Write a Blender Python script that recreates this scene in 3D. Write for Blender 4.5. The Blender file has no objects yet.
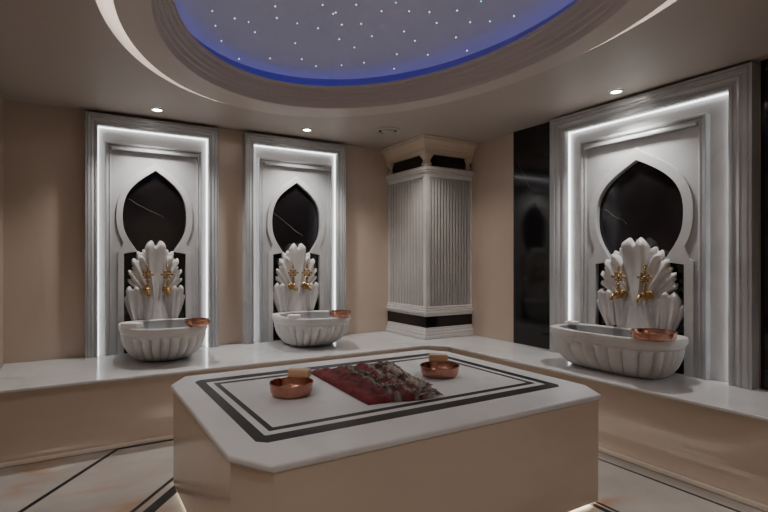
import bpy, bmesh, math, random
from mathutils import Vector, Matrix
from mathutils.geometry import tessellate_polygon
PI = math.pi
sc = bpy.context.scene
COL = sc.collection
rnd = random.Random(7)

# ------------------------------------------------------------------ materials
def new_mat(name):
    m = bpy.data.materials.new(name); m.use_nodes = True
    nt = m.node_tree
    return m, nt, nt.nodes, nt.links, nt.nodes['Principled BSDF']

def stone(name, c1, c2, vein=None, scale=2.5, vscale=1.4, rough=.25, vwidth=.03, vamt=.7, spec=.5, stretch=(1, 1, 1), bump=0):
    """polished stone: cloudy base of two tones and, if wanted, thin wandering veins"""
    m, nt, N, L, P = new_mat(name)
    tc = N.new('ShaderNodeTexCoord'); mp = N.new('ShaderNodeMapping'); mp.inputs['Scale'].default_value = stretch
    geo = N.new('ShaderNodeNewGeometry')
    L.new(geo.outputs['Position'], mp.inputs['Vector'])
    n1 = N.new('ShaderNodeTexNoise'); n1.inputs['Scale'].default_value = scale; n1.inputs['Detail'].default_value = 6; n1.inputs['Roughness'].default_value = .55
    L.new(mp.outputs[0], n1.inputs['Vector'])
    cr = N.new('ShaderNodeValToRGB'); cr.color_ramp.elements[0].position = .35; cr.color_ramp.elements[1].position = .68
    cr.color_ramp.elements[0].color = (*c1, 1); cr.color_ramp.elements[1].color = (*c2, 1)
    L.new(n1.outputs['Fac'], cr.inputs[0])
    out = cr.outputs[0]
    if vein:
        n2 = N.new('ShaderNodeTexNoise'); n2.inputs['Scale'].default_value = vscale; n2.inputs['Detail'].default_value = 4
        n2.inputs['Distortion'].default_value = .6
        L.new(mp.outputs[0], n2.inputs['Vector'])
        s = N.new('ShaderNodeMath'); s.operation = 'SUBTRACT'; s.inputs[1].default_value = .5; L.new(n2.outputs['Fac'], s.inputs[0])
        a = N.new('ShaderNodeMath'); a.operation = 'ABSOLUTE'; L.new(s.outputs[0], a.inputs[0])
        r = N.new('ShaderNodeMapRange'); r.inputs[1].default_value = 0; r.inputs[2].default_value = vwidth; r.inputs[3].default_value = vamt; r.inputs[4].default_value = 0
        L.new(a.outputs[0], r.inputs[0])
        n3 = N.new('ShaderNodeTexNoise'); n3.inputs['Scale'].default_value = vscale * 1.3; L.new(mp.outputs[0], n3.inputs['Vector'])
        r3 = N.new('ShaderNodeMapRange'); r3.inputs[1].default_value = .45; r3.inputs[2].default_value = .62; L.new(n3.outputs['Fac'], r3.inputs[0])
        mu = N.new('ShaderNodeMath'); mu.operation = 'MULTIPLY'; L.new(r.outputs[0], mu.inputs[0]); L.new(r3.outputs[0], mu.inputs[1])
        mx = N.new('ShaderNodeMix'); mx.data_type = 'RGBA'
        L.new(mu.outputs[0], mx.inputs[0]); L.new(out, mx.inputs[6]); mx.inputs[7].default_value = (*vein, 1)
        out = mx.outputs[2]
    L.new(out, P.inputs['Base Color'])
    P.inputs['Roughness'].default_value = rough
    P.inputs['Specular IOR Level'].default_value = spec
    if bump:
        b = N.new('ShaderNodeBump'); b.inputs['Strength'].default_value = bump; b.inputs['Distance'].default_value = .002
        L.new(n1.outputs['Fac'], b.inputs['Height']); L.new(b.outputs[0], P.inputs['Normal'])
    return m

def emit(name, col, strength):
    m, nt, N, L, P = new_mat(name)
    P.inputs['Base Color'].default_value = (.8, .8, .8, 1)
    P.inputs['Emission Color'].default_value = (*col, 1); P.inputs['Emission Strength'].default_value = strength
    return m

def metal(name, c1, c2, rough=.3, scale=30):
    m, nt, N, L, P = new_mat(name)
    n = N.new('ShaderNodeTexNoise'); n.inputs['Scale'].default_value = scale
    tc = N.new('ShaderNodeTexCoord'); L.new(tc.outputs['Object'], n.inputs['Vector'])
    cr = N.new('ShaderNodeValToRGB'); cr.color_ramp.elements[0].color = (*c1, 1); cr.color_ramp.elements[1].color = (*c2, 1)
    L.new(n.outputs['Fac'], cr.inputs[0]); L.new(cr.outputs[0], P.inputs['Base Color'])
    P.inputs['Metallic'].default_value = 1; P.inputs['Roughness'].default_value = rough
    b = N.new('ShaderNodeBump'); b.inputs['Strength'].default_value = .25; b.inputs['Distance'].default_value = .002
    L.new(n.outputs['Fac'], b.inputs['Height']); L.new(b.outputs[0], P.inputs['Normal'])
    return m

M = {}
M['wall'] = stone('beige wall marble', (.50, .405, .33), (.58, .48, .395), (.42, .33, .26), scale=1.2, vscale=.9, rough=.28, vamt=.35, stretch=(1, 1, .35))
M['cornice'] = stone('beige cornice marble', (.58, .47, .37), (.66, .55, .44), scale=1.5, rough=.4)
M['benchface'] = stone('beige bench marble', (.55, .45, .37), (.63, .53, .44), (.46, .37, .29), scale=1.3, vscale=.8, rough=.17, vamt=.3, stretch=(.5, .5, 1.4))
M['skirt'] = stone('cream skirting marble', (.80, .72, .62), (.86, .78, .68), scale=2, rough=.25)
M['whitetop'] = stone('white veined marble', (.62, .62, .625), (.70, .70, .705), (.40, .40, .40), scale=2.2, vscale=1.1, rough=.16, vamt=.5, vwidth=.04)
M['groove'] = stone('painted groove shade', (.36, .34, .325), (.42, .40, .38), scale=3, rough=.5)  # darker tone of the pillar marble, imitating shade in the fluting
M['archband'] = stone('grey arch band marble', (.45, .455, .465), (.53, .535, .54), (.34, .34, .36), scale=2.5, vscale=1.5, rough=.3, vamt=.3, vwidth=.04)
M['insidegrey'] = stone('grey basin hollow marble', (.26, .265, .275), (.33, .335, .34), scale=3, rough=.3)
M['plinthtop'] = stone('plinth top marble', (.60, .61, .63), (.69, .70, .72), (.45, .45, .46), scale=2.0, vscale=.9, rough=.36, vamt=.4, vwidth=.03)
M['white'] = stone('white carved marble', (.58, .565, .56), (.67, .655, .645), (.44, .42, .42), scale=3, vscale=2, rough=.38, vamt=.25, vwidth=.04)
M['greymarble'] = stone('pale grey niche marble', (.40, .41, .425), (.49, .50, .51), (.30, .30, .32), scale=2.2, vscale=1.3, rough=.26, vamt=.35, vwidth=.04)
M['black'] = stone('black marble', (.006, .005, .006), (.012, .010, .011), scale=3, rough=.09)
def black_vein(name, A, B, w=.0014):
    m = M['black'].copy(); m.name = name
    nt = m.node_tree; N, L = nt.nodes, nt.links; P = N['Principled BSDF']
    A, B = Vector(A), Vector(B); d = B - A; Ln = d.length; d.normalize()
    wall_n = Vector((0, 1, 0)) if abs(d.y) < .01 else Vector((1, 0, 0))
    nrm = d.cross(wall_n).normalized()
    g = N.new('ShaderNodeNewGeometry'); nz = N.new('ShaderNodeTexNoise'); nz.inputs['Scale'].default_value = 9
    L.new(g.outputs['Position'], nz.inputs['Vector'])
    def dotp(v):
        s_ = N.new('ShaderNodeVectorMath'); s_.operation = 'SUBTRACT'; s_.inputs[1].default_value = A; L.new(g.outputs['Position'], s_.inputs[0])
        o_ = N.new('ShaderNodeVectorMath'); o_.operation = 'DOT_PRODUCT'; o_.inputs[1].default_value = v; L.new(s_.outputs[0], o_.inputs[0]); return o_.outputs['Value']
    def mth(op, a, b=None, c=None):
        q = N.new('ShaderNodeMath'); q.operation = op
        for i, x in enumerate((a, b, c)):
            if x is None: continue
            if isinstance(x, (int, float)): q.inputs[i].default_value = x
            else: L.new(x, q.inputs[i])
        return q.outputs[0]
    across = mth('ABSOLUTE', mth('ADD', dotp(nrm), mth('MULTIPLY', mth('SUBTRACT', nz.outputs['Fac'], .5), .035)))
    r = N.new('ShaderNodeMapRange'); r.inputs[1].default_value = w * .4; r.inputs[2].default_value = w * 1.6; r.inputs[3].default_value = .55; r.inputs[4].default_value = 0; L.new(across, r.inputs[0])
    al = dotp(d)
    m1 = mth('MULTIPLY', mth('GREATER_THAN', al, 0), mth('LESS_THAN', al, Ln))
    fac = mth('MULTIPLY', m1, mth('MULTIPLY', r.outputs[0], mth('MULTIPLY_ADD', nz.outputs['Fac'], 1.6, -.25)))
    old = P.inputs['Base Color'].links[0].from_socket
    mx = N.new('ShaderNodeMix'); mx.data_type = 'RGBA'; L.new(fac, mx.inputs[0]); L.new(old, mx.inputs[6]); mx.inputs[7].default_value = (.55, .5, .5, 1)
    L.new(mx.outputs[2], P.inputs['Base Color']); return m
M['inlay'] = stone('black inlay stone', (.010, .009, .010), (.018, .016, .016), scale=8, rough=.42, spec=.3)
M['floor'] = stone('floor marble', (.42, .40, .375), (.54, .52, .495), (.46, .27, .16), scale=1.4, vscale=.75, rough=.16, vamt=.75, vwidth=.05)
M['ceil'] = stone('ceiling plaster', (.44, .385, .34), (.46, .405, .36), scale=1, rough=.5)
M['ring'] = stone('ceiling ring plaster', (.56, .49, .44), (.58, .51, .46), scale=1, rough=.45)
M['cove'] = stone('white cove plaster', (.80, .77, .74), (.82, .79, .76), scale=1, rough=.7)
M['copper'] = metal('hammered copper', (.42, .195, .14), (.62, .335, .25), .26, 45)
M['brass'] = metal('aged brass', (.30, .18, .07), (.62, .42, .20), .26, 60)
M['soap'] = stone('soap', (.80, .78, .74), (.85, .83, .79), scale=12, rough=.55)
M['beigesoap'] = stone('olive oil soap', (.66, .48, .32), (.72, .55, .38), scale=12, rough=.55)
M['steel'] = stone('painted diffuser', (.50, .47, .44), (.52, .49, .46), scale=5, rough=.4)
M['ledwhite'] = emit('white led strip', (.95, .98, 1), 4.5)
M['ledcove'] = emit('cove led strip', (1, .92, .86), 16)
M['ledblue'] = emit('blue led strip', (.012, .03, 1), 7)
M['ledfoot'] = emit('warm plinth led strip', (1, .90, .74), 9)
M['star'] = emit('fibre optic star', (.92, .96, 1), 2.5)
M['starcyan'] = emit('cyan fibre optic star', (.25, .95, 1), 2.5)
M['lamp'] = emit('downlight lens', (1, .95, .88), 40)

m, nt, N, L, P = new_mat('star dome with added glow')
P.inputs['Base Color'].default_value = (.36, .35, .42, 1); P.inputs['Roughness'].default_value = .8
P.inputs['Emission Color'].default_value = (.54, .52, .70, 1); P.inputs['Emission Strength'].default_value = .115  # glow added to brighten the dome surface, which is no lamp
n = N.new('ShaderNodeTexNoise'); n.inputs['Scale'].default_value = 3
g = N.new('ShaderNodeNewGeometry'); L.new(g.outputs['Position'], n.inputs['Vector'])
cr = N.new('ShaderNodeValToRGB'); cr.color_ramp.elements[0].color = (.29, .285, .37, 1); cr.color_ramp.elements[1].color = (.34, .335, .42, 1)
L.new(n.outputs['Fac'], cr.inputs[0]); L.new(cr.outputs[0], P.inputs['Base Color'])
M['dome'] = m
M['domeedge'] = stone('matt dome edge without glow', (.30, .29, .36), (.34, .33, .40), scale=3, rough=.85)  # lowest dome rings, left out of the added glow so the blue shows

# towel cloth: red body, grey and cream woven stripes towards the fringed end (u along the length, v across the pleats)
m, nt, N, L, P = new_mat('striped towel cloth')
uv = N.new('ShaderNodeUVMap'); sp = N.new('ShaderNodeSeparateXYZ'); L.new(uv.outputs[0], sp.inputs[0])
nz = N.new('ShaderNodeTexNoise'); nz.inputs['Scale'].default_value = 7; nz.inputs['Detail'].default_value = 4; L.new(uv.outputs[0], nz.inputs['Vector'])
ad = N.new('ShaderNodeMath'); ad.operation = 'MULTIPLY_ADD'; ad.inputs[1].default_value = .22; L.new(nz.outputs['Fac'], ad.inputs[0]); L.new(sp.outputs['X'], ad.inputs[2])
cr = N.new('ShaderNodeValToRGB'); E_ = cr.color_ramp.elements
cols = [(0, (.13, .018, .022)), (.22, (.18, .026, .026)), (.36, (.09, .012, .018)), (.46, (.16, .022, .024)), (.52, (.06, .045, .04)), (.56, (.24, .20, .17)),
        (.61, (.06, .035, .03)), (.68, (.13, .014, .02)), (.76, (.16, .02, .024)), (.82, (.30, .26, .22)), (.87, (.05, .038, .034)), (.94, (.14, .02, .024)), (1, (.34, .30, .26))]
E_[0].position = 0; E_[0].color = (*cols[0][1], 1); E_[1].position = 1; E_[1].color = (*cols[-1][1], 1)
for p_, c_ in cols[1:-1]:
    e = E_.new(p_); e.color = (*c_, 1)
L.new(ad.outputs[0], cr.inputs[0]); L.new(cr.outputs[0], P.inputs['Base Color']); P.inputs['Roughness'].default_value = .85
wv = N.new('ShaderNodeTexNoise'); wv.inputs['Scale'].default_value = 120; L.new(uv.outputs[0], wv.inputs['Vector'])
b = N.new('ShaderNodeBump'); b.inputs['Strength'].default_value = .4; b.inputs['Distance'].default_value = .003; L.new(wv.outputs['Fac'], b.inputs['Height']); L.new(b.outputs[0], P.inputs['Normal'])
M['towel'] = m
M['fringe'] = stone('cream and grey fringe yarn', (.10, .085, .075), (.48, .43, .38), scale=40, rough=.9)

# ------------------------------------------------------------------ geometry helpers
class MB:
    """collects shapes for ONE mesh object"""
    def __init__(s): s.v = []; s.f = []; s.mi = []; s.uv = None
    def add(s, v, f, mi=0):
        o = len(s.v); s.v += [tuple(p) for p in v]; s.f += [tuple(i + o for i in q) for q in f]; s.mi += [mi] * len(f); return s
    def box(s, x0, x1, y0, y1, z0, z1, mi=0):
        v = [(x, y, z) for x in (x0, x1) for y in (y0, y1) for z in (z0, z1)]
        return s.add(v, [(0, 1, 3, 2), (4, 6, 7, 5), (0, 4, 5, 1), (2, 3, 7, 6), (0, 2, 6, 4), (1, 5, 7, 3)], mi)
    def prism(s, poly, z0, z1, axis='z', mi=0, mi_side=None):
        """polygon extruded along z (poly is x,y), or along -y (poly is x,z; z0,z1 heights in front of the wall)"""
        n = len(poly)
        P3 = (lambda p, h: (p[0], p[1], h)) if axis == 'z' else (lambda p, h: (p[0], -h, p[1]))
        v = [P3(p, z0) for p in poly] + [P3(p, z1) for p in poly]
        tris = tessellate_polygon([[Vector((p[0], p[1], 0)) for p in poly]])
        f = [tuple(t) for t in tris] + [tuple(i + n for i in reversed(t)) for t in tris]
        s.add(v, f, mi)
        o = len(s.v) - 2 * n
        for i in range(n):
            j = (i + 1) % n
            s.f.append((o + i, o + j, o + n + j, o + n + i)); s.mi.append(mi if mi_side is None else mi_side)
        return s
    def rings(s, rings, close=True, cap0=False, cap1=False, mi=0):
        o = len(s.v); n = len(rings[0])
        for r in rings: s.v += [tuple(p) for p in r]
        for k in range(len(rings) - 1):
            for i in range(n if close else n - 1):
                j = (i + 1) % n
                s.f.append((o + k * n + i, o + k * n + j, o + (k + 1) * n + j, o + (k + 1) * n + i)); s.mi.append(mi)
        if cap0: s.f.append(tuple(o + i for i in reversed(range(n)))); s.mi.append(mi)
        if cap1: s.f.append(tuple(o + (len(rings) - 1) * n + i for i in range(n))); s.mi.append(mi)
        return s
    def lathe(s, prof, c=(0, 0, 0), n=40, rot=None, mi=0):
        rings = []
        for r, z in prof:
            ring = [Vector((max(r, 1e-4) * math.cos(2 * PI * i / n), max(r, 1e-4) * math.sin(2 * PI * i / n), z)) for i in range(n)]
            if rot is not None: ring = [rot @ p for p in ring]
            rings.append([p + Vector(c) for p in ring])
        return s.rings(rings, mi=mi)
    def tube(s, pts, rad, n=10, mi=0):
        pts = [Vector(p) for p in pts]; rings = []; up = None
        for i, p in enumerate(pts):
            t = (pts[min(i + 1, len(pts) - 1)] - pts[max(i - 1, 0)]).normalized()
            if up is None: up = t.orthogonal().normalized()
            up = (up - t * up.dot(t)).normalized(); w = t.cross(up)
            r = rad[i] if isinstance(rad, (list, tuple)) else rad
            rings.append([p + (up * math.cos(2 * PI * k / n) + w * math.sin(2 * PI * k / n)) * r for k in range(n)])
        return s.rings(rings, cap0=True, cap1=True, mi=mi)
    def ball(s, c, r, n=12, sz=1, mi=0):
        return s.lathe([(r * math.sin(PI * k / 8), -r * sz * math.cos(PI * k / 8)) for k in range(9)], c, n, mi=mi)
    def build(s, name, mats, parent=None, smooth=False, bevel=0, seg=2, recalc=True, angle=40):
        me = bpy.data.meshes.new(name); me.from_pydata(s.v, [], s.f)
        for m_ in (mats if isinstance(mats, (list, tuple)) else [mats]): me.materials.append(m_)
        for p, i in zip(me.polygons, s.mi): p.material_index = i
        if recalc:
            bm = bmesh.new(); bm.from_mesh(me); bmesh.ops.recalc_face_normals(bm, faces=bm.faces); bm.to_mesh(me); bm.free()
        o = bpy.data.objects.new(name, me); COL.objects.link(o)
        if parent is not None: o.parent = parent
        if smooth:
            for p in me.polygons: p.use_smooth = True
            if angle:
                me.set_sharp_from_angle(angle=math.radians(angle))
        if bevel:
            b = o.modifiers.new('bevel', 'BEVEL'); b.width = bevel; b.segments = seg; b.limit_method = 'ANGLE'; b.angle_limit = math.radians(35)
        return o

def tag(o, label=None, cat=None, group=None, kind=None):
    if label: o['label'] = label
    if cat: o['category'] = cat
    if group: o['group'] = group
    if kind: o['kind'] = kind
    return o

def thing(name, label, cat, loc=(0, 0, 0), rotz=0, group=None):
    o = bpy.data.objects.new(name, None); COL.objects.link(o); o.empty_display_size = .1
    o.location = loc; o.rotation_euler = (0, 0, rotz)
    return tag(o, label, cat, group)

def struct(o): o['kind'] = 'structure'; return o

def dup(root, loc, rotz, label, group=None):
    r = root.copy(); COL.objects.link(r); r.location = loc; r.rotation_euler = (0, 0, rotz); r['label'] = label
    if group: r['group'] = group
    for ch in list(root.children):
        c = ch.copy(); COL.objects.link(c); c.parent = r
        for g_ in list(ch.children):
            d_ = g_.copy(); COL.objects.link(d_); d_.parent = c
    return r

# ------------------------------------------------------------------ dimensions
XL, XR, YB, YF, ZC = -.445, 3.70, 4.95, -1.1, 2.535
HB = .48                       # bench top
HP = .58                       # plinth top
DCX, DCY = 1.355, 2.30         # centre of the ceiling oval

# ------------------------------------------------------------------ room shell
f = MB().box(XL - .1, XR + .1, YF - .1, YB + .1, -.08, 0)
def strip(mb, p, q, w, z=.0012):
    p = Vector((*p, 0)); q = Vector((*q, 0)); d = (q - p).normalized(); nrm = Vector((-d.y, d.x, 0)) * w / 2
    mb.prism([(p - nrm)[:2], (q - nrm)[:2], (q + nrm)[:2], (p + nrm)[:2]], -.002, z, mi=1)
strip(f, (.27, 3.915), (2.96, 3.915), .022)
strip(f, (.275, 3.92), (-.44, 2.875), .026)
strip(f, (2.915, 3.915), (2.915, -.9), .018)
# stripes framing the central plinth
strip(f, (.54, 3.25), (.02, 2.58), .022)
strip(f, (.60, 3.19), (.06, 2.495), .06)
strip(f, (2.385, 1.75), (2.385, -.9), .016); strip(f, (2.345, 1.75), (2.345, -.9), .03)
floor = struct(f.build('floor', [M['floor'], M['inlay']]))
struct(MB().box(XL - .1, XR + .1, YB, YB + .1, -.08, 3.15).build('wall_back', M['wall']))
struct(MB().box(XR, XR + .1, YF, YB, -.08, 3.15).build('wall_right', M['wall']))
struct(MB().box(XL - .1, XL, YF, YB, -.08, 3.15).build('wall_left', M['wall']))
struct(MB().box(XL - .1, XR + .1, YF - .1, YF, -.08, 3.15).build('wall_front', M['wall']))
# black marble cladding beside the large niche
struct(MB().box(XR - .012, XR, 3.08, 3.60, HB, ZC).build('trim_1', black_vein('black marble d', (3.688, 3.554, 2.245), (3.688, 3.234, 1.699))))
struct(MB().box(XR - .012, XR, YF, 1.502, HB, ZC).build('trim_2', M['black']))

def ell(a, b, z, n=128): return [(DCX + a * math.cos(2 * PI * i / n), DCY + b * math.sin(2 * PI * i / n), z) for i in range(n)]
# ceiling slab with an oval opening
c = MB()
rect = []
n = 128
for i in range(n):
    t = 2 * PI * i / n; dx, dy = math.cos(t), math.sin(t)
    k = min(((XR - DCX) if dx > 0 else (DCX - XL)) / max(abs(dx), 1e-6), ((YB - DCY) if dy > 0 else (DCY - YF)) / max(abs(dy), 1e-6))
    rect.append((DCX + dx * k, DCY + dy * k, ZC))
# snap nearest samples to the four corners
for cx_, cy_ in ((XL, YF), (XL, YB), (XR, YF), (XR, YB)):
    i = min(range(n), key=lambda i: (rect[i][0] - cx_) ** 2 + (rect[i][1] - cy_) ** 2); rect[i] = (cx_, cy_, ZC)
c.rings([[(p[0], p[1], 2.71) for p in rect], rect, ell(1.302, 1.90, ZC), ell(1.302, 1.90, 2.71)])
struct(c.build('ceiling', M['ceil'], smooth=True, angle=30))
c = MB(); c.rings([ell(1.34, 1.94, 2.71), ell(1.10, 1.53, 2.71), ell(1.10, 1.53, 2.75), ell(1.34, 1.94, 2.75)]); c.rings([ell(1.34, 1.94, 2.75), ell(1.34, 1.94, 2.71)])
struct(c.build('trim_3', M['cove']))
# hanging oval ring: flat band and stepped moulding up to the rim
r = MB()
prof = [(1.205, 1.722, 2.56), (1.205, 1.722, 2.482), (1.198, 1.714, 2.474), (1.055, 1.462, 2.480), (1.048, 1.454, 2.50)]
a0, b0, z0 = 1.048, 1.454, 2.50
for k in range(4):
    prof += [(a0 - .003, b0 - .003, z0 + .020), (a0 - .013, b0 - .010, z0 + .026), (a0 - .018, b0 - .014, z0 + .022)]
    a0 -= .019; b0 -= .0165; z0 += .030
prof += [(a0, b0, z0), (.968, 1.384, 2.628), (.974, 1.39, 2.634), (1.030, 1.450, 2.634), (1.030, 1.450, 2.560), (1.085, 1.51, 2.560), (1.085, 1.51, 2.555)]
RS = [[(x - (.009 if a > 1.19 else 0), y, z_) for x, y, z_ in ell(a, b, z)] for a, b, z in prof]
r.rings(RS + [RS[0]])
struct(r.build('trim_4', M['ring'], smooth=True, angle=35))
# cove strips: white above the ring's outer edge, blue behind the rim
r = MB().rings([ell(1.19, 1.715, 2.562), ell(1.19, 1.715, 2.576), ell(1.15, 1.66, 2.576), ell(1.15, 1.66, 2.562), ell(1.19, 1.715, 2.562)])
struct(r.build('trim_5', M['ledcove']))
r = MB().rings([ell(1.062, 1.484, 2.562), ell(1.062, 1.484, 2.572), ell(1.046, 1.467, 2.572), ell(1.046, 1.467, 2.562), ell(1.062, 1.484, 2.562)])
struct(r.build('trim_6', M['ledblue']))
# star dome
DA, DB, DZ, DH = 1.07, 1.49, 2.635, .38
d = MB()
rings = [ell(1.088, 1.513, 2.556)] + [ell(DA * math.cos(PI / 2 * k / 16), DB * math.cos(PI / 2 * k / 16), DZ + DH * math.sin(PI / 2 * k / 16)) for k in range(16)]
KE = 3
d.rings(rings[KE:], cap1=True)
struct(d.build('trim_7', M['dome'], smooth=True, angle=0, recalc=True))
d = MB(); d.rings(rings[:KE + 1])
struct(d.build('trim_8', M['domeedge'], smooth=True, angle=0, recalc=True))

STARS = [(1.13, 3.19), (0.75, 3.26), (0.91, 3.34), (1.01, 3.37), (1.18, 3.3), (1.41, 3.07), (1.52, 3.1), (0.8, 3.39), (1.08, 3.46), (1.33, 3.31), (1.48, 3.3), (1.61, 3.19), (0.87, 3.52), (1.39, 3.5), (1.66, 3.33), (1.03, 3.67), (1.26, 3.67), (1.49, 3.62), (1.61, 3.63), (1.78, 3.53), (1.6, 2.96), (1.8, 2.79), (1.51, 3.12), (1.77, 2.92), (1.91, 2.8), (2.01, 2.71), (2.12, 2.56), (2.16, 2.38), (1.72, 3.11), (2.1, 2.75), (2.23, 2.56), (2.29, 2.44), (2.33, 2.27), (1.84, 3.17), (1.99, 2.98), (2.09, 2.99), (2.25, 2.73), (1.79, 3.34), (2.06, 3.18), (2.21, 3.0), (2.34, 2.72), (1.91, 3.41), (2.1, 3.28)]
CY_ = {21, 27, 31}
star_m = {}
for key in ('star', 'starcyan'):
    o = MB().ball((0, 0, 0), .0036, 8).build('ceiling_star', M[key], smooth=True); star_m[key] = o.data; bpy.data.objects.remove(o)
for i, (x, y) in enumerate(STARS):
    q = 1 - ((x - DCX) / DA) ** 2 - ((y - DCY) / DB) ** 2
    if q <= .01: continue
    z = DZ + DH * math.sqrt(q)
    cyan = i in CY_
    o = bpy.data.objects.new('ceiling_star', star_m['starcyan' if cyan else 'star']); COL.objects.link(o)
    o.location = (x, y, z - .002)
    tag(o, 'tiny cyan fibre optic star in the oval ceiling dome' if cyan else 'tiny white fibre optic star in the oval ceiling dome', 'star light',
        'cyan stars in the ceiling dome' if cyan else 'white stars in the ceiling dome')

# ------------------------------------------------------------------ bench
b = thing('marble_bench', 'long L-shaped marble bench carrying the three basins along two walls', 'bench', (0, 0, 0))
FY, FX = 3.95, 3.05
def bench_poly(d):
    return [(XL + .002, YB - .002), (XL + .002, FY - d), (2.915 - d * .6, FY - d), (FX - d, 3.80 - d * .6), (FX - d, YF + .002), (XR - .002, YF + .002), (XR - .002, YB - .002)]
bf = MB(); prof = [(-.050, HB - .021), (-.050, .175)]
for k in range(1, 9):
    a_ = PI / 2 * k / 8; prof.append((-.050 + .048 * (1 - math.cos(a_)), .175 - .145 * math.sin(a_)))
prof += [(-.002, .0)]
bf.rings([[(x, y, z) for x, y in bench_poly(d_)] for d_, z in prof], cap0=True, cap1=True)
bf.build('bench_front', M['benchface'], b)
MB().prism(bench_poly(.012), HB - .020, HB).build('bench_top', M['whitetop'], b, bevel=.007, seg=3)
s = MB()
s.box(XL + .002, 2.92, FY - .022, FY + .0, .0013, .030)
s.prism([(2.90, FY + .01), (2.90, FY - .022), (FX - .022, 3.80 - .012), (FX, 3.81)], .0013, .030)
s.box(FX - .022, FX + .0, YF + .002, 3.80, .0013, .030)
s.build('bench_skirting', M['skirt'], b, bevel=.006)

# ------------------------------------------------------------------ central plinth
p = thing('marble_plinth', 'large central heated marble plinth with black inlaid bands on its white top', 'plinth', (1.4885, 2.495, 0))
hx, hy = 1.0015, .795
def oct_(d, cx=.105, cy=.18):
    X, Y = hx - d, hy - d; cx -= d * .3; cy -= d * .3
    return [(-X + cx, -Y), (X - cx, -Y), (X, -Y + cy), (X, Y - cy), (X - cx, Y), (-X + cx, Y), (-X, Y - cy), (-X, -Y + cy)]
MB().prism(oct_(.012), .016, HP - .030).build('plinth_body', M['benchface'], p, bevel=.004)
MB().prism(oct_(.06), .0, .016).build('plinth_base', M['inlay'], p)
e = MB(); P0, P1 = oct_(.035), oct_(.050)
e.rings([[(*q, .004) for q in P0], [(*q, .014) for q in P0], [(*q, .014) for q in P1], [(*q, .004) for q in P1], [(*q, .004) for q in P0]])
e.build('led_strip', M['ledfoot'], p)
t = MB().prism(oct_(0), HP - .030, HP)
t.build('plinth_top', M['plinthtop'], p, bevel=.010, seg=3)
def band(mb, x0, x1, y0, y1, wx, wy, ch):
    ox, oy = 1.4885, 2.495
    def r8(x0, x1, y0, y1, c):
        return [(x - ox, y - oy) for x, y in [(x0 + c, y0), (x1 - c, y0), (x1, y0 + c), (x1, y1 - c), (x1 - c, y1), (x0 + c, y1), (x0, y1 - c), (x0, y0 + c)]]
    A = r8(x0, x1, y0, y1, ch); B = r8(x0 + wx, x1 - wx, y0 + wy, y1 - wy, .004 if ch < .02 else .006)
    mb.rings([[(*q, HP - .0005) for q in A], [(*q, HP + .0008) for q in A], [(*q, HP + .0008) for q in B], [(*q, HP - .0005) for q in B], [(*q, HP - .0005) for q in A]])
i_ = MB()
band(i_, .615, 2.36, 1.925, 3.135, .052, .080, .035)
i_.build('outer_inlay_band', M['inlay'], p)
i_ = MB()
band(i_, .70, 2.275, 2.050, 3.015, .028, .038, .004)
i_.build('inner_inlay_band', M['inlay'], p)

# ------------------------------------------------------------------ niches
def arch_half(D, N=14):
    """right-hand contour of the opening from the floor up to the tip, local x,z"""
    pts = [(D['rw'], 0), (D['rw'], D['rz']), (D['cw'], D['cz'])]
    # lower curve cusp -> widest
    P0, P3 = Vector((D['cw'], D['cz'])), Vector((D['aw'], D['az']))
    c1 = P0 + Vector(((D['aw'] - D['cw']) * .62, (D['az'] - D['cz']) * .38)); c2 = P3 - Vector((0, (D['az'] - D['cz']) * .5))
    for k in range(1, N + 1):
        t = k / N; q = P0 * (1 - t) ** 3 + c1 * 3 * t * (1 - t) ** 2 + c2 * 3 * t * t * (1 - t) + P3 * t ** 3; pts.append((q.x, q.y))
    P0, P3 = P3, Vector((0, D['tz'])); hgt = D['tz'] - D['az']
    c1 = P0 + Vector((0, hgt * .55)); c2 = P3 + Vector((D['aw'] * .58, -hgt * .26))
    for k in range(1, N + 1):
        t = k / N; q = P0 * (1 - t) ** 3 + c1 * 3 * t * (1 - t) ** 2 + c2 * 3 * t * t * (1 - t) + P3 * t ** 3; pts.append((q.x, q.y))
    pts[-1] = (0, D['tz'])
    return pts

def u_sweep(mb, prof, hi, zi, zs=1.0, mi=0):
    """mitred profile (u outward from the inner edge, w in front of the wall) up the left side, over the top and down the right"""
    rings = []
    for st in ('a', 'b', 'c', 'd'):
        ring = []
        for u, w in prof:
            x = -(hi + u) if st in 'ab' else hi + u
            z = 0 if st in 'ad' else zi + u * zs
            ring.append((x, -w, z))
        rings.append(ring)
    return mb.rings(rings, close=True, cap0=True, cap1=True, mi=mi)

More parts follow.
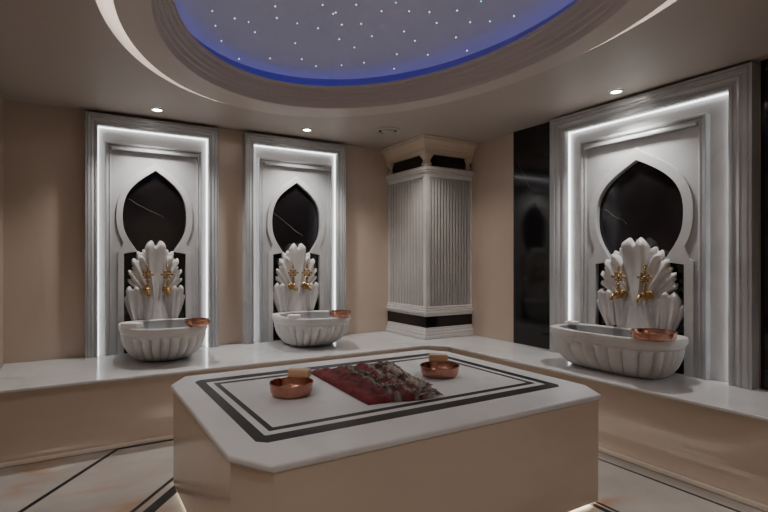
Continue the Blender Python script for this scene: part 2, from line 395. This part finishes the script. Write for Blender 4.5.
def make_niche(D, loc, rz, label):
    t = thing('arched_niche', label, 'niche', loc, rz)
    W = D['W']; k = W / .095
    prof = [(0, .001), (0, .074), (.007, .084), (.018, .084), (.021, .076), (.030, .076), (.036, .088), (.048, .097), (.052, .091), (.058, .091), (.061, .100), (.078, .100), (.081, .094), (.086, .094), (.088, .100), (.095, .098), (.095, .001)]
    u_sweep(MB(), [(u * k, w) for u, w in prof], D['hi'], D['zi'], D['zs']).build('niche_frame', M['greymarble'], t, bevel=.0015, seg=1)
    MB().box(-D['hi'] - .002, D['hi'] + .002, -.006, -.001, 0.001, D['zi'] + .002).build('niche_backing', M['white'], t)
    hp, pt = D['hp'], D['pt']
    # led strip tucked along the inner edge of the frame
    u_sweep(MB(), [(-.0065, .012), (-.0065, .028), (-.001, .028), (-.001, .012)], D['hi'], D['zi']).build('led_strip', M['ledwhite'], t)
    A = arch_half(D)
    poly = [(hp, 0.001), (hp, pt), (-hp, pt), (-hp, 0.001)] + [(-x, max(z, .001)) for x, z in A] + [(x, max(z, .001)) for x, z in reversed(A)][1:]
    pan = MB().prism(poly, .006, .046, axis='y').build('inner_panel', M['greymarble'], t)
    # raised edge moulding of the panel, with a small projecting ledge over the field
    mw = D['mw']; kk = mw / .045
    pr = [(-.045, .044), (-.045, .052), (-.040, .056), (-.034, .056), (-.030, .050), (-.020, .050), (-.017, .064), (-.004, .064), (0, .058), (0, .006)]
    u_sweep(MB(), [(u * kk + .0005, w) for u, w in pr], hp, pt).build('panel_moulding', M['greymarble'], pan, bevel=.001, seg=1)
    MB().box(-hp + mw, hp - mw, -.088, -.045, pt - mw - .020, pt - mw + .004).build('panel_ledge', M['greymarble'], pan, bevel=.004)
    # raised band following the arch
    bw = D['bw']; out = []; inn = []
    for i in range(2, len(A)):
        x, z = A[i]
        a_, b_ = A[max(i - 1, 2)], A[min(i + 1, len(A) - 1)]
        tx, tz = b_[0] - a_[0], b_[1] - a_[1]; l = math.hypot(tx, tz) or 1
        nx, nz = tz / l, -tx / l
        out.append((x + nx * bw, z + nz * bw)); inn.append((x, z))
    out[-1] = (0, D['tz'] + bw * 1.35)
    out = [q for q in out if q[1] > D['cz'] + bw * 1.5]
    jw = bw * .95
    R_ = [(D['rw'] + jw, .001), (D['rw'] + jw, D['rz'] + bw * .35), (D['rw'] + jw * .55, D['rz'] + bw * .62)] + out
    I_ = [(D['rw'], .001), (D['rw'], D['rz'])] + inn
    poly = R_ + [(-x, z) for x, z in reversed(R_[:-1])] + [(-x, z) for x, z in I_] + [(x, z) for x, z in reversed(I_[:-1])]
    MB().prism(poly, .0455, .060, axis='y').build('arch_border', M['archband'], pan, bevel=.002)
    return t
# the black slab stands inside the opening, so it is shaped like it
def arch_slab(t, D, vein):
    A = arch_half(D); e = .0008
    A = [(max(x - e, 0), max(z - e, .001)) for x, z in A]
    poly = [(-x, z) for x, z in A] + [(x, z) for x, z in reversed(A)][1:]
    MB().prism(poly, .0065, .016, axis='y').build('arch_backing', vein, t)

DS = dict(W=.092, hi=.446, zi=1.93, zs=1.05, hp=.392, pt=1.805, mw=.045, bw=.050, rw=.250, rz=.862, cw=.146, cz=.880, aw=.260, az=1.185, tz=1.592)
DL = dict(W=.146, hi=.640, zi=1.905, zs=.91, hp=.500, pt=1.795, mw=.055, bw=.068, rw=.352, rz=.775, cw=.206, cz=.795, aw=.347, az=1.150, tz=1.562)
N1 = (.642, YB, HB); N2 = (1.962, YB, HB); N3 = (XR, 2.300, HB)
n1 = make_niche(DS, N1, 0, 'white marble niche with lit channel and black pointed arch at the far left'); arch_slab(n1, DS, black_vein('black marble a', (0.416, 4.934, 1.82), (0.714, 4.934, 1.658)))
n2 = make_niche(DS, N2, 0, 'white marble niche with lit channel next to the fluted corner pillar'); arch_slab(n2, DS, black_vein('black marble b', (1.722, 4.934, 1.761), (2.045, 4.934, 1.534)))
n3 = make_niche(DL, N3, -PI / 2, 'wide white marble niche between black wall panels on the right wall'); arch_slab(n3, DL, black_vein('black marble c', (3.684, 2.594, 1.699), (3.684, 2.403, 1.566)))
for n_ in (n1, n2, n3): n_['group'] = 'arched wall niches'

# ------------------------------------------------------------------ carved leaf reliefs
def petal(mb, base, tip, bend, W, th, notch=.10, lift=.02, wb=.35, w0=.010, ns=18, nt_=17, groove=.8):
    B, T = Vector(base), Vector(tip); d = T - B; L_ = d.length; side = Vector((d.y, -d.x)).normalized()
    C = (B + T) / 2 + side * bend
    rows = []
    for i in range(ns + 1):
        s = i / ns
        row = []
        for j in range(nt_):
            t = -1 + 2 * j / (nt_ - 1)
            rd = W / L_
            ss = s * (1 - notch * math.exp(-(t / .24) ** 2) * s ** 4 - rd * 1.05 * (1 - math.sqrt(max(0, 1 - t * t * .98))) * s ** 3)
            q = B * (1 - ss) ** 2 + C * 2 * ss * (1 - ss) + T * ss * ss
            tg = ((C - B) * (1 - ss) + (T - C) * ss).normalized(); sd = Vector((tg.y, -tg.x))
            sm = min(s / .75, 1); sm = sm * sm * (3 - 2 * sm)
            w = W * (wb + (1 - wb) * sm)
            rim = .38 + .62 * min(1, abs(t) / .72) ** 1.6
            h = th * max(0, 1 - abs(t) ** 5) ** .5 * (1 - groove + groove * rim) + lift * s ** 2.2
            if s > .88: h *= math.sqrt(max(0, 1 - ((s - .88) / .12) ** 2)) * .55 + .45
            pt = q + sd * (w * t)
            row.append((pt.x, -(w0 + .006 + h), pt.y))
        rows.append(row)
    # close on the wall side
    o = len(mb.v)
    n = nt_
    for r_ in rows: mb.v += r_
    back = len(mb.v)
    for r_ in rows: mb.v += [(r_[0][0], -w0, r_[0][2]), (r_[-1][0], -w0, r_[-1][2])]
    for i in range(ns):
        for j in range(n - 1):
            mb.f.append((o + i * n + j, o + i * n + j + 1, o + (i + 1) * n + j + 1, o + (i + 1) * n + j)); mb.mi.append(0)
        a = back + 2 * i
        mb.f.append((a, o + i * n, o + (i + 1) * n, a + 2)); mb.mi.append(0)
        mb.f.append((o + i * n + n - 1, a + 1, a + 3, o + (i + 1) * n + n - 1)); mb.mi.append(0)
        mb.f.append((a, a + 2, a + 3, a + 1)); mb.mi.append(0)
    a = back + 2 * ns
    mb.f.append(tuple([a] + [o + ns * n + j for j in range(n)] + [a + 1])); mb.mi.append(0)
    a = back
    mb.f.append(tuple([a + 1] + [o + j for j in reversed(range(n))] + [a])); mb.mi.append(0)
    return mb

def make_shell(loc, rz, sx, z_top, label):
    t = thing('carved_leaf_relief', label, 'wall carving', loc, rz, 'carved leaf reliefs above the basins')
    kz = (z_top - .30) / .68
    def Z(z): return .30 + (z - .30) * kz
    W0 = .017
    def leaf(base, tip, bend, W, th, part='carved_leaf', **kw):
        mb = petal(MB(), (base[0] * sx, Z(base[1])), (tip[0] * sx, Z(tip[1])), bend * sx, W * (.5 + .5 * sx), th, w0=W0, **kw)
        return mb.build(part, M['white'], t, smooth=True, angle=0)
    for sgn in (-1, 1):
        S = lambda x: sgn * x
        # behind: upper lobes flanking the crown
        leaf((S(.035), .60), (S(.122), .895), sgn * -.01, .050, .028, lift=.006)
        leaf((S(.045), .55), (S(.140), .835), sgn * -.015, .034, .020, lift=.004)
        # middle fans
        leaf((S(.045), .50), (S(.165), .838), sgn * -.040, .056, .060, lift=.030, notch=.12)
        leaf((S(.060), .47), (S(.205), .735), sgn * -.040, .041, .054, lift=.020)
        leaf((S(.064), .45), (S(.214), .655), sgn * -.035, .036, .046, lift=.014)
        # lower leaves
        leaf((S(.150), .285), (S(.182), .590), sgn * .014, .054, .056, lift=.030, wb=.60, notch=.12)
        leaf((S(.170), .285), (S(.226), .500), sgn * .012, .026, .032, lift=.010, wb=.6)
        leaf((S(.092), .285), (S(.104), .545), sgn * .004, .042, .040, lift=.010, wb=.85, notch=.05)
    # trunk flaring down to the basin, ribbed
    tr = MB(); rows = []
    for i in range(15):
        s = i / 14; z = Z(.285 + s * .40); hw = (.095 * (1 - s) ** 1.1 + .030) * sx
        rows.append([(hw * u, -(W0 + .004 + .058 * (1 - abs(u) ** 2.5) ** .5 * (1 - .22 * math.exp(-((abs(u) - .45) / .10) ** 2))), z) for u in [-1 + 2 * j / 20 for j in range(21)]])
    tr.rings(rows, close=False)
    tr.add([(rows[0][0][0], -W0, rows[0][0][2]), (rows[0][-1][0], -W0, rows[0][0][2]), (rows[-1][0][0], -W0, rows[-1][0][2]), (rows[-1][-1][0], -W0, rows[-1][0][2])], [])
    tr.build('carved_stem', M['white'], t, smooth=True, angle=0)
    # crown leaf: two rolled lobes on a slim scooped blade
    leaf((0, .46), (0, .985), 0, .086, .072, 'crown_leaf', lift=.048, notch=.115, wb=.30, groove=.80, nt_=25, ns=24)
    return t

# ------------------------------------------------------------------ basins
def make_basin(loc, rz, a, bdep, n_front, base, label):
    """a: half width along the wall, bdep: depth; local y = 0 at the back of the basin, front at -bdep; z from the bench"""
    t = thing('marble_basin', label, 'basin', loc, rz, 'fluted marble basins on the bench')
    cy = -bdep / 2; hd = bdep / 2
    N = 312
    def plan(sa, sb, cyy, z, flute=0, nfl=0, nb=4.0, nf=None):
        out = []
        for i in range(N):
            th = 2 * PI * i / N; cx_, sx_ = math.cos(th), math.sin(th)
            e = nb if sx_ > 0 else (nf or n_front)
            r_ = (abs(cx_) ** e + abs(sx_) ** e) ** (-1 / e)
            k = 1 + flute * (abs(math.cos(nfl * th / 2)) ** .7 - 1)
            out.append((sa * r_ * cx_ * k, cyy + sb * r_ * sx_ * k, z))
        return out
    bm_ = MB()
    zr = .288
    ba, bb, bcy = base
    rings = []
    K = 14
    for i in range(K + 1):
        s = i / K; fz = max(0, (1 - (1 - s) ** 1.9)) ** .72
        sa = ba + (a * .965 - ba) * fz; sb = bb + (hd * .965 - bb) * fz; yy = bcy + (cy - bcy) * fz
        fl = .115 * min(1, s / .15) * (1 if s < .86 else max(0, (1 - s) / .14) ** .6)
        rings.append(plan(sa, sb, yy, .001 + s * (zr - .075), fl, 26))
    rings.append(plan(a * .955, hd * .955, cy, zr - .072))
    bm_.rings(rings, cap0=True)
    bowl = bm_.build('basin_bowl', M['white'], t, smooth=True, angle=50)
    rm = MB(); R_ = [plan(a * .955, hd * .955, cy, zr - .072), plan(a * .975, hd * .975, cy, zr - .064), plan(a * .975, hd * .975, cy, zr - .052), plan(a * .985, hd * .985, cy, zr - .050), plan(a, hd, cy, zr - .040), plan(a, hd, cy, zr - .006), plan(a * .988, hd * .988, cy, zr)]
    wi, wd = a - .042, hd - .042
    R_ += [plan(wi + .006, wd + .006, cy, zr, nf=2.3, nb=2.6), plan(wi, wd, cy, zr - .006, nf=2.3, nb=2.6), plan(wi * .96, wd * .96, cy, zr - .08, nf=2.3, nb=2.6), plan(wi * .78, wd * .78, cy - .0, zr - .155, nf=2.3, nb=2.6), plan(wi * .35, wd * .35, cy, zr - .180, nf=2.3, nb=2.6)]
    rm.rings(R_[:9])
    rm.build('basin_rim', M['white'], t, smooth=True, angle=35)
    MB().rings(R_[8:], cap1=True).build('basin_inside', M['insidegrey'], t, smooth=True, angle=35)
    return t

# ------------------------------------------------------------------ taps
def make_tap(loc, rz, label):
    t = thing('brass_tap', label, 'tap', loc, rz, 'brass taps on the carved reliefs')
    rot = Matrix.Rotation(PI / 2, 3, 'X')       # lathe axis z -> -y (towards the room)
    MB().lathe([(0, 0), (.030, 0), (.032, .004), (.028, .009), (.018, .012), (.014, .020), (0, .020)], (0, 0, 0), 24, rot).build('wall_flange', M['brass'], t, smooth=True)
    b = MB().lathe([(.0, .012), (.012, .012), (.013, .028), (.024, .036), (.029, .052), (.024, .068), (.014, .074), (.017, .080), (.010, .086), (0, .088)], (0, 0, 0), 24, rot)
    b.lathe([(.013, .015), (.010, .030), (.014, .038), (.012, .044)], (0, -.050, 0), 16)
    b.build('valve_body', M['brass'], t, smooth=True)
    MB().tube([(0, -.060, -.008), (0, -.085, .004), (0, -.108, .002), (0, -.122, -.012), (0, -.126, -.036)], [.014, .012, .0105, .0105, .013], 14).build('spout', M['brass'], t, smooth=True)
    h = MB().tube([(0, -.050, .036), (0, -.050, .075)], [.0085, .0065], 12)
    h.lathe([(.0065, .060), (.013, .066), (.013, .072), (.006, .078)], (0, -.050, 0), 14)
    cz = .118
    ring = [(0.027 * math.cos(2 * PI * i / 24), -.050, cz + .027 * math.sin(2 * PI * i / 24)) for i in range(25)]
    h.tube(ring, .0042, 8)
    for k in range(8):
        a_ = 2 * PI * k / 8; R_ = .042 if k % 2 == 0 else .034
        h.tube([(0, -.050, cz), (R_ * math.cos(a_), -.050, cz + R_ * math.sin(a_))], .0042, 8)
        h.ball((R_ * math.cos(a_), -.050, cz + R_ * math.sin(a_)), .0085 if k % 2 == 0 else .0065, 10)
    h.ball((0, -.050, cz), .012, 12)
    h.lathe([(.005, .158), (.009, .166), (.006, .174), (.010, .182), (.004, .196), (0, .200)], (0, -.050, 0), 12)
    h.build('cross_handle', M['brass'], t, smooth=True)
    t.scale = (1.14, 1.14, 1.14)
    return t

make_shell(N1, 0, 1.0, .985, 'carved white leaf relief inside the far left niche')
make_shell(N2, 0, 1.0, .985, 'carved white leaf relief inside the niche next to the fluted pillar')
make_shell(N3, -PI / 2, 1.42, .985, 'broad carved white leaf relief inside the right wall niche')
make_basin((.655, YB - .078, HB), 0, .325, .735, 2.3, (.185, .18, -.285), 'fluted white marble basin under the far left niche, small soap on its left rim')
make_basin((1.968, YB - .078, HB), 0, .335, .735, 2.3, (.185, .18, -.285), 'fluted white marble basin under the niche next to the fluted pillar')
make_basin((XR - .078, 2.318, HB), -PI / 2, .478, .485, 3.2, (.33, .14, -.195), 'long fluted white marble basin against the right wall')
tz = HB + .545
t0 = make_tap((N1[0] - .078, YB - .080, tz), 0, 'left brass cross-handle tap over the far left basin')
dup(t0, (N1[0] + .083, YB - .080, tz), 0, 'right brass cross-handle tap over the far left basin')
dup(t0, (N2[0] - .072, YB - .080, tz), 0, 'left brass cross-handle tap over the basin next to the fluted pillar')
dup(t0, (N2[0] + .075, YB - .080, tz), 0, 'right brass cross-handle tap over the basin next to the fluted pillar')
dup(t0, (XR - .080, 2.29 + .105, tz), -PI / 2, 'left brass cross-handle tap over the long right wall basin')
dup(t0, (XR - .080, 2.29 - .105, tz), -PI / 2, 'right brass cross-handle tap over the long right wall basin')

# ------------------------------------------------------------------ copper bowls and soap
def make_bowl(loc, R_, H_, label):
    t = thing('copper_bowl', label, 'bowl', loc)
    b = MB().lathe([(0, 0), (R_ * .76, 0), (R_ * .88, H_ * .10), (R_ * .955, H_ * .38), (R_ * .975, H_ * .80), (R_ * .985, H_ * .93), (R_ * .95, H_ * .93), (R_ * .90, H_ * .45), (R_ * .80, H_ * .16), (R_ * .66, H_ * .10), (R_ * .2, H_ * .10), (R_ * .16, H_ * .20), (0, H_ * .24)], (0, 0, 0), 56)
    b.build('bowl_body', M['copper'], t, smooth=True, angle=50)
    MB().lathe([(R_ * .95, H_ * .92), (R_ * 1.0, H_ * .91), (R_ * 1.015, H_ * .95), (R_ * 1.0, H_), (R_ * .95, H_ * .985), (R_ * .95, H_ * .92)], (0, 0, 0), 56).build('bowl_lip', M['copper'], t, smooth=True)
    return t
ZR = HB + .2885
make_bowl((.99, 2.545, HP + .0005), .114, .070, 'copper bowl holding a soap bar, left of the red towel')
make_bowl((1.925, 2.49, HP + .0005), .120, .066, 'copper bowl holding a soap bar, right of the red towel')
make_bowl((.860, 4.235, ZR), .100, .050, 'copper bowl on the right rim of the far left basin')
make_bowl((2.118, 4.235, ZR), .103, .050, 'copper bowl on the right rim of the basin next to the pillar')
make_bowl((3.245, 1.930, ZR), .138, .056, 'copper bowl on the right rim of the long right wall basin')

def soap(name, mat, size, loc, rot, label):
    w, d, h = size
    o = MB().box(-w / 2, w / 2, -d / 2, d / 2, 0, h).build(name, mat, bevel=min(size) * .22, seg=3)
    o.location = loc; o.rotation_euler = rot
    return tag(o, label, 'soap', 'soap bars')
soap('soap_bar', M['beigesoap'], (.122, .050, .046), (1.062, 2.614, HP + .0712), (0, 0, math.radians(-42)), 'beige soap bar on the far lip of the copper bowl left of the towel')
soap('soap_bar', M['beigesoap'], (.122, .050, .046), (1.983, 2.579, HP + .0672), (0, 0, math.radians(-35)), 'beige soap bar on the far lip of the copper bowl right of the towel')
soap('soap_bar', M['soap'], (.135, .090, .040), (.402, 4.345, ZR), (0, 0, math.radians(-38)), 'white soap block on the left rim of the far left basin')
soap('soap_bar', M['soap'], (.105, .070, .032), (1.700, 4.305, ZR), (0, 0, math.radians(-38)), 'white soap block on the front left rim of the middle basin')

soap('soap_bar', M['soap'], (.10, .065, .026), (3.46, 2.735, ZR), (0, 0, math.radians(75)), 'small white soap block on the left end of the long right wall basin')
# ------------------------------------------------------------------ towel
tw = thing('folded_towel', 'pleated dark red striped towel with fringed end on the plinth top', 'towel', (1.50, 2.55, HP + .0015))
A_, B_, C_, D_ = Vector((1.275, 2.985)), Vector((1.235, 2.150)), Vector((1.600, 2.105)), Vector((1.800, 2.880))
mb = MB(); NU, NV = 70, 96; ph = [rnd.random() * 6 for _ in range(8)]
def tow(u, v):
    w = .012 * math.sin(v * 9 + ph[0]) * u
    q = (A_ * (1 - v) + B_ * v) * (1 - u) + (D_ * (1 - v) + C_ * v) * u + Vector((w, .016 * math.sin(u * 5 + ph[1]) * math.sin(v * 2.2)))
    pl = 4.5 + .0
    frac = (v * pl + .10 * math.sin(u * 6 + ph[2])) % 1
    ridge = max(0, math.sin(PI * frac)) ** .6 * (1 - .45 * frac)
    edge = min(1, u / .05, (1 - u) / .03, v / .03, (1 - v) / .03); edge = max(0, edge)
    wr = .008 * math.sin(u * 26 + ph[3] + v * 9) * math.sin(v * 31 + ph[4]) + .006 * math.sin(u * 47 + v * 63 + ph[5])
    clump = .018 * max(0, math.sin(u * 13 + ph[6] + math.floor(v * pl) * 1.9)) * max(0, u - .3)
    h = .004 + edge ** .5 * (.012 + .026 * ridge * (.5 + .6 * u) + wr * (.3 + u) + clump)
    return (q.x - 1.50, q.y - 2.55, max(.004, h))
rows = [[tow(i / NU, j / NV) for j in range(NV + 1)] for i in range(NU + 1)]
mb.rings(rows, close=False)
# underside so that the cloth is closed
o = len(mb.v); n = NV + 1
bd = [i * n for i in range(NU + 1)]
per = [i * n for i in range(NU + 1)] + [NU * n + j for j in range(1, n)] + [i * n + NV for i in reversed(range(NU))] + [j for j in reversed(range(1, NV))]
mb.v += [(mb.v[k][0], mb.v[k][1], .0006) for k in per]
for k in range(len(per)):
    k2 = (k + 1) % len(per)
    mb.f.append((per[k], per[k2], o + k2, o + k)); mb.mi.append(0)
mb.f.append(tuple(o + k for k in range(len(per)))); mb.mi.append(0)
clo = mb.build('towel_cloth', M['towel'], tw, smooth=True, angle=0)
uvl = clo.data.uv_layers.new(name='UVMap')
per_i = {o + k: per[k] for k in range(len(per))}
for lp in clo.data.loops:
    vi = per_i.get(lp.vertex_index, lp.vertex_index)
    uvl.data[lp.index].uv = (vi // n / NU, vi % n / NV)
fr = MB()
for j in range(80):
    v = (j + rnd.random()) / 80; x, y, z = tow(.985, v)
    L_ = .035 + .03 * rnd.random(); a_ = rnd.uniform(-.5, .35)
    fr.tube([(x - .01, y, z + .003), (x + L_ * .4, y + L_ * .3 * a_, max(.006, z * .7)), (x + L_, y + L_ * a_, .0045)], [.0035, .0042, .003], 6)
fr.build('towel_fringe', M['fringe'], tw, smooth=True)
# tufts of knotted yarn lying along the pleats
for row, (u0, u1) in enumerate([(.74, .97), (.34, .62), (.50, .92), (.42, .70), (.66, .95)]):
    fk = MB(); vv = (row + .45) / 4.5
    for j in range(22):
        u = rnd.uniform(u0, u1); v = min(.97, max(.02, vv + rnd.uniform(-.04, .04)))
        x, y, z = tow(u, v); a_ = rnd.uniform(0, 6.28); L_ = rnd.uniform(.015, .032)
        fk.tube([(x, y, z + .002), (x + L_ * .5 * math.cos(a_), y + L_ * .5 * math.sin(a_), z + rnd.uniform(.005, .012)), (x + L_ * math.cos(a_), y + L_ * math.sin(a_), z + .004)], [.0038, .0045, .003], 6)
    fk.tube([(tow(u0 + (u1 - u0) * k / 8, vv)[0], tow(u0 + (u1 - u0) * k / 8, vv)[1], tow(u0 + (u1 - u0) * k / 8, vv)[2] + .003) for k in range(9)], .006, 6)
    fk.build('yarn_tuft', M['fringe'], tw, smooth=True)

# ------------------------------------------------------------------ corner pillar
pl = thing('corner_pillar', 'square fluted white marble pillar with black bands in the far corner', 'pillar', (3.087, 4.22, HB))
PX, PY = XR - 3.087 - .002, YB - 4.22 - .002           # extents from the free corner
def pbox(mb, d, z0, z1, mi=0): return mb.box(-d, PX, -d, PY, z0 - HB, z1 - HB, mi)
q = MB(); pbox(q, .040, .4805, .515); pbox(q, .030, .515, .548); pbox(q, .018, .548, .575); pbox(q, .008, .575, .596)
q.build('pillar_base', M['white'], pl, bevel=.006)
q = MB(); pbox(q, .004, .596, .708); q.build('lower_band', M['black'], pl)
q = MB(); pbox(q, .012, .708, .735); pbox(q, .030, .735, .762); pbox(q, .020, .762, .785); pbox(q, .010, .785, .809); q.build('lower_moulding', M['white'], pl, bevel=.006)
# fluted shaft: reeds on the two free faces
sh = []
def reeds(L_, n_, e0=.045):
    out = [(0, 0), (e0, 0)]
    w = (L_ - 2 * e0 + .02) / n_
    for k in range(n_):
        for a_ in range(0, 7):
            t_ = a_ / 6; out.append((e0 + w * (k + .24 + .52 * t_), -.040 + .040 * math.sin(PI * t_) ** .35))
    out.append((L_ - .02, 0)); out.append((L_, 0)); return out
xs = reeds(PX, 14); ys = reeds(PY, 12)
poly = [(0, 0)] + [(x, -h) for x, h in xs[1:]] + [(PX, PY)] + [(-h, y) for y, h in reversed(ys[1:])]
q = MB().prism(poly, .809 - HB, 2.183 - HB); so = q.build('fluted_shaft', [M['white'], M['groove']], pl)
for f_ in so.data.polygons:  # flute faces recoloured grey to stand in for groove shade
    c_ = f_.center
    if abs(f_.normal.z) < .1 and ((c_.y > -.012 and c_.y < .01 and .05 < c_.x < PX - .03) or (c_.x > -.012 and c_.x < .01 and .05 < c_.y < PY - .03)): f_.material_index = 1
q = MB(); pbox(q, .004, 2.14, 2.185); pbox(q, .026, 2.183, 2.205); pbox(q, .034, 2.205, 2.235); pbox(q, .022, 2.235, 2.248); q.build('upper_ledge', M['white'], pl, bevel=.005)
q = MB(); pbox(q, -.012, 2.248, 2.372); q.build('upper_band', M['black'], pl)
def bracket(name, x, y, rot):
    m_ = MB(); cr_ = []
    for z, o_, w in [(2.249, .006, .026), (2.262, .020, .030), (2.276, .020, .032), (2.290, .010, .026), (2.310, .008, .024), (2.335, .018, .034), (2.352, .034, .042), (2.372, .036, .046)]:
        cr_.append([(-w, .03, z - HB), (w, .03, z - HB), (w, -o_, z - HB), (w * .4, -o_ - .006, z - HB), (-w * .4, -o_ - .006, z - HB), (-w, -o_, z - HB)])
    m_.rings(cr_, cap0=True, cap1=True)
    b_ = m_.build(name, M['cornice'], pl, smooth=True, angle=50); b_.location = (x, y, 0); b_.rotation_euler = (0, 0, rot)
bracket('corner_bracket', .034, .012, 0); bracket('corner_bracket', .012, .034, -PI / 2)
bracket('corner_bracket', PX - .05, .012, 0); bracket('corner_bracket', .012, PY - .05, -PI / 2)
q = MB(); cr_ = []
for d_, z in [(.020, 2.372), (.024, 2.405), (.036, 2.412), (.036, 2.424), (.044, 2.440), (.060, 2.468), (.084, 2.492), (.096, 2.500), (.096, 2.512), (.112, 2.516), (.112, 2.533)]:
    cr_.append([(-d_, -d_, z - HB), (PX, -d_, z - HB), (PX, PY, z - HB), (-d_, PY, z - HB)])
q.rings(cr_, cap0=True, cap1=True).build('cornice', M['cornice'], pl)

# ------------------------------------------------------------------ ceiling fittings
DLP = [(.615, 4.60, 'recessed round downlight over the far left basin'), (1.93, 4.56, 'recessed round downlight over the basin next to the pillar'), (3.44, 2.33, 'recessed round downlight over the long right wall basin')]
for x, y, lab in DLP:
    t = thing('ceiling_downlight', lab, 'downlight', (x, y, ZC), 0, 'recessed ceiling downlights')
    MB().lathe([(.050, -.0005), (.052, -.006), (.046, -.010), (.036, -.008), (.033, -.0005)], (0, 0, 0), 32).build('trim_ring', M['steel'], t, smooth=True)
    MB().lathe([(0, -.0055), (.034, -.0055), (.034, -.0005), (0, -.0005)], (0, 0, 0), 32).build('lamp_lens', M['lamp'], t)
t = thing('ceiling_vent', 'round slotted ventilation diffuser in the ceiling near the corner pillar', 'air vent', (2.60, 4.17, ZC))
MB().lathe([(.115, .004), (.118, -.008), (.104, -.018), (.094, -.016), (.092, .004)], (0, 0, 0), 40).build('outer_ring', M['steel'], t, smooth=True)
MB().lathe([(0, -.024), (.050, -.024), (.062, -.018), (.064, -.003), (0, -.003)], (0, 0, 0), 40).build('centre_disc', M['steel'], t, smooth=True)
MB().lathe([(0, -.0035), (.0930, -.0035), (.0930, -.0005), (0, -.0005)], (0, 0, 0), 40).build('dark_slot', M['inlay'], t)

# ------------------------------------------------------------------ lights
def spot(loc, target, power, size, blend, col, rad=.04):
    l = bpy.data.lights.new('spot', 'SPOT'); l.energy = power; l.spot_size = math.radians(size); l.spot_blend = blend; l.color = col; l.shadow_soft_size = rad
    o = bpy.data.objects.new('spot', l); COL.objects.link(o); o.location = loc
    o.rotation_euler = (Vector(target) - Vector(loc)).to_track_quat('-Z', 'Y').to_euler()
WARM = (1, .91, .82); NEUT = (1, .96, .92)
for x, y, lab in DLP:
    tx, ty = (x, y + .05) if y > 4 else (x + .05, y)
    spot((x, y, ZC - .03), (tx, ty, 0), 60, 115, .8, NEUT)
# added fill spots without fittings: unseen around the camera, one in front of the pillar
for x, y in [(.2, .2), (2.7, -.3), (1.4, -.6), (-.1, 2.0), (2.75, 3.9)]:
    spot((x, y, ZC - .03), (x, y, 0), 34, 130, .9, WARM, .06)

w = bpy.data.worlds.new('World'); sc.world = w; w.use_nodes = True
w.node_tree.nodes['Background'].inputs[0].default_value = (.5, .42, .36, 1); w.node_tree.nodes['Background'].inputs[1].default_value = .02

# ------------------------------------------------------------------ camera
cam = bpy.data.cameras.new('Camera'); co = bpy.data.objects.new('Camera', cam); COL.objects.link(co)
co.location = (0, 0, 1.287); co.rotation_euler = (PI / 2, 0, math.radians(-31.5))
cam.lens = 24; cam.sensor_width = 36; cam.shift_y = 4 / 768; cam.clip_start = .02
sc.camera = co
sc.view_settings.view_transform = 'AgX'
sc.view_settings.look = 'None'
sc.view_settings.exposure = 0.02
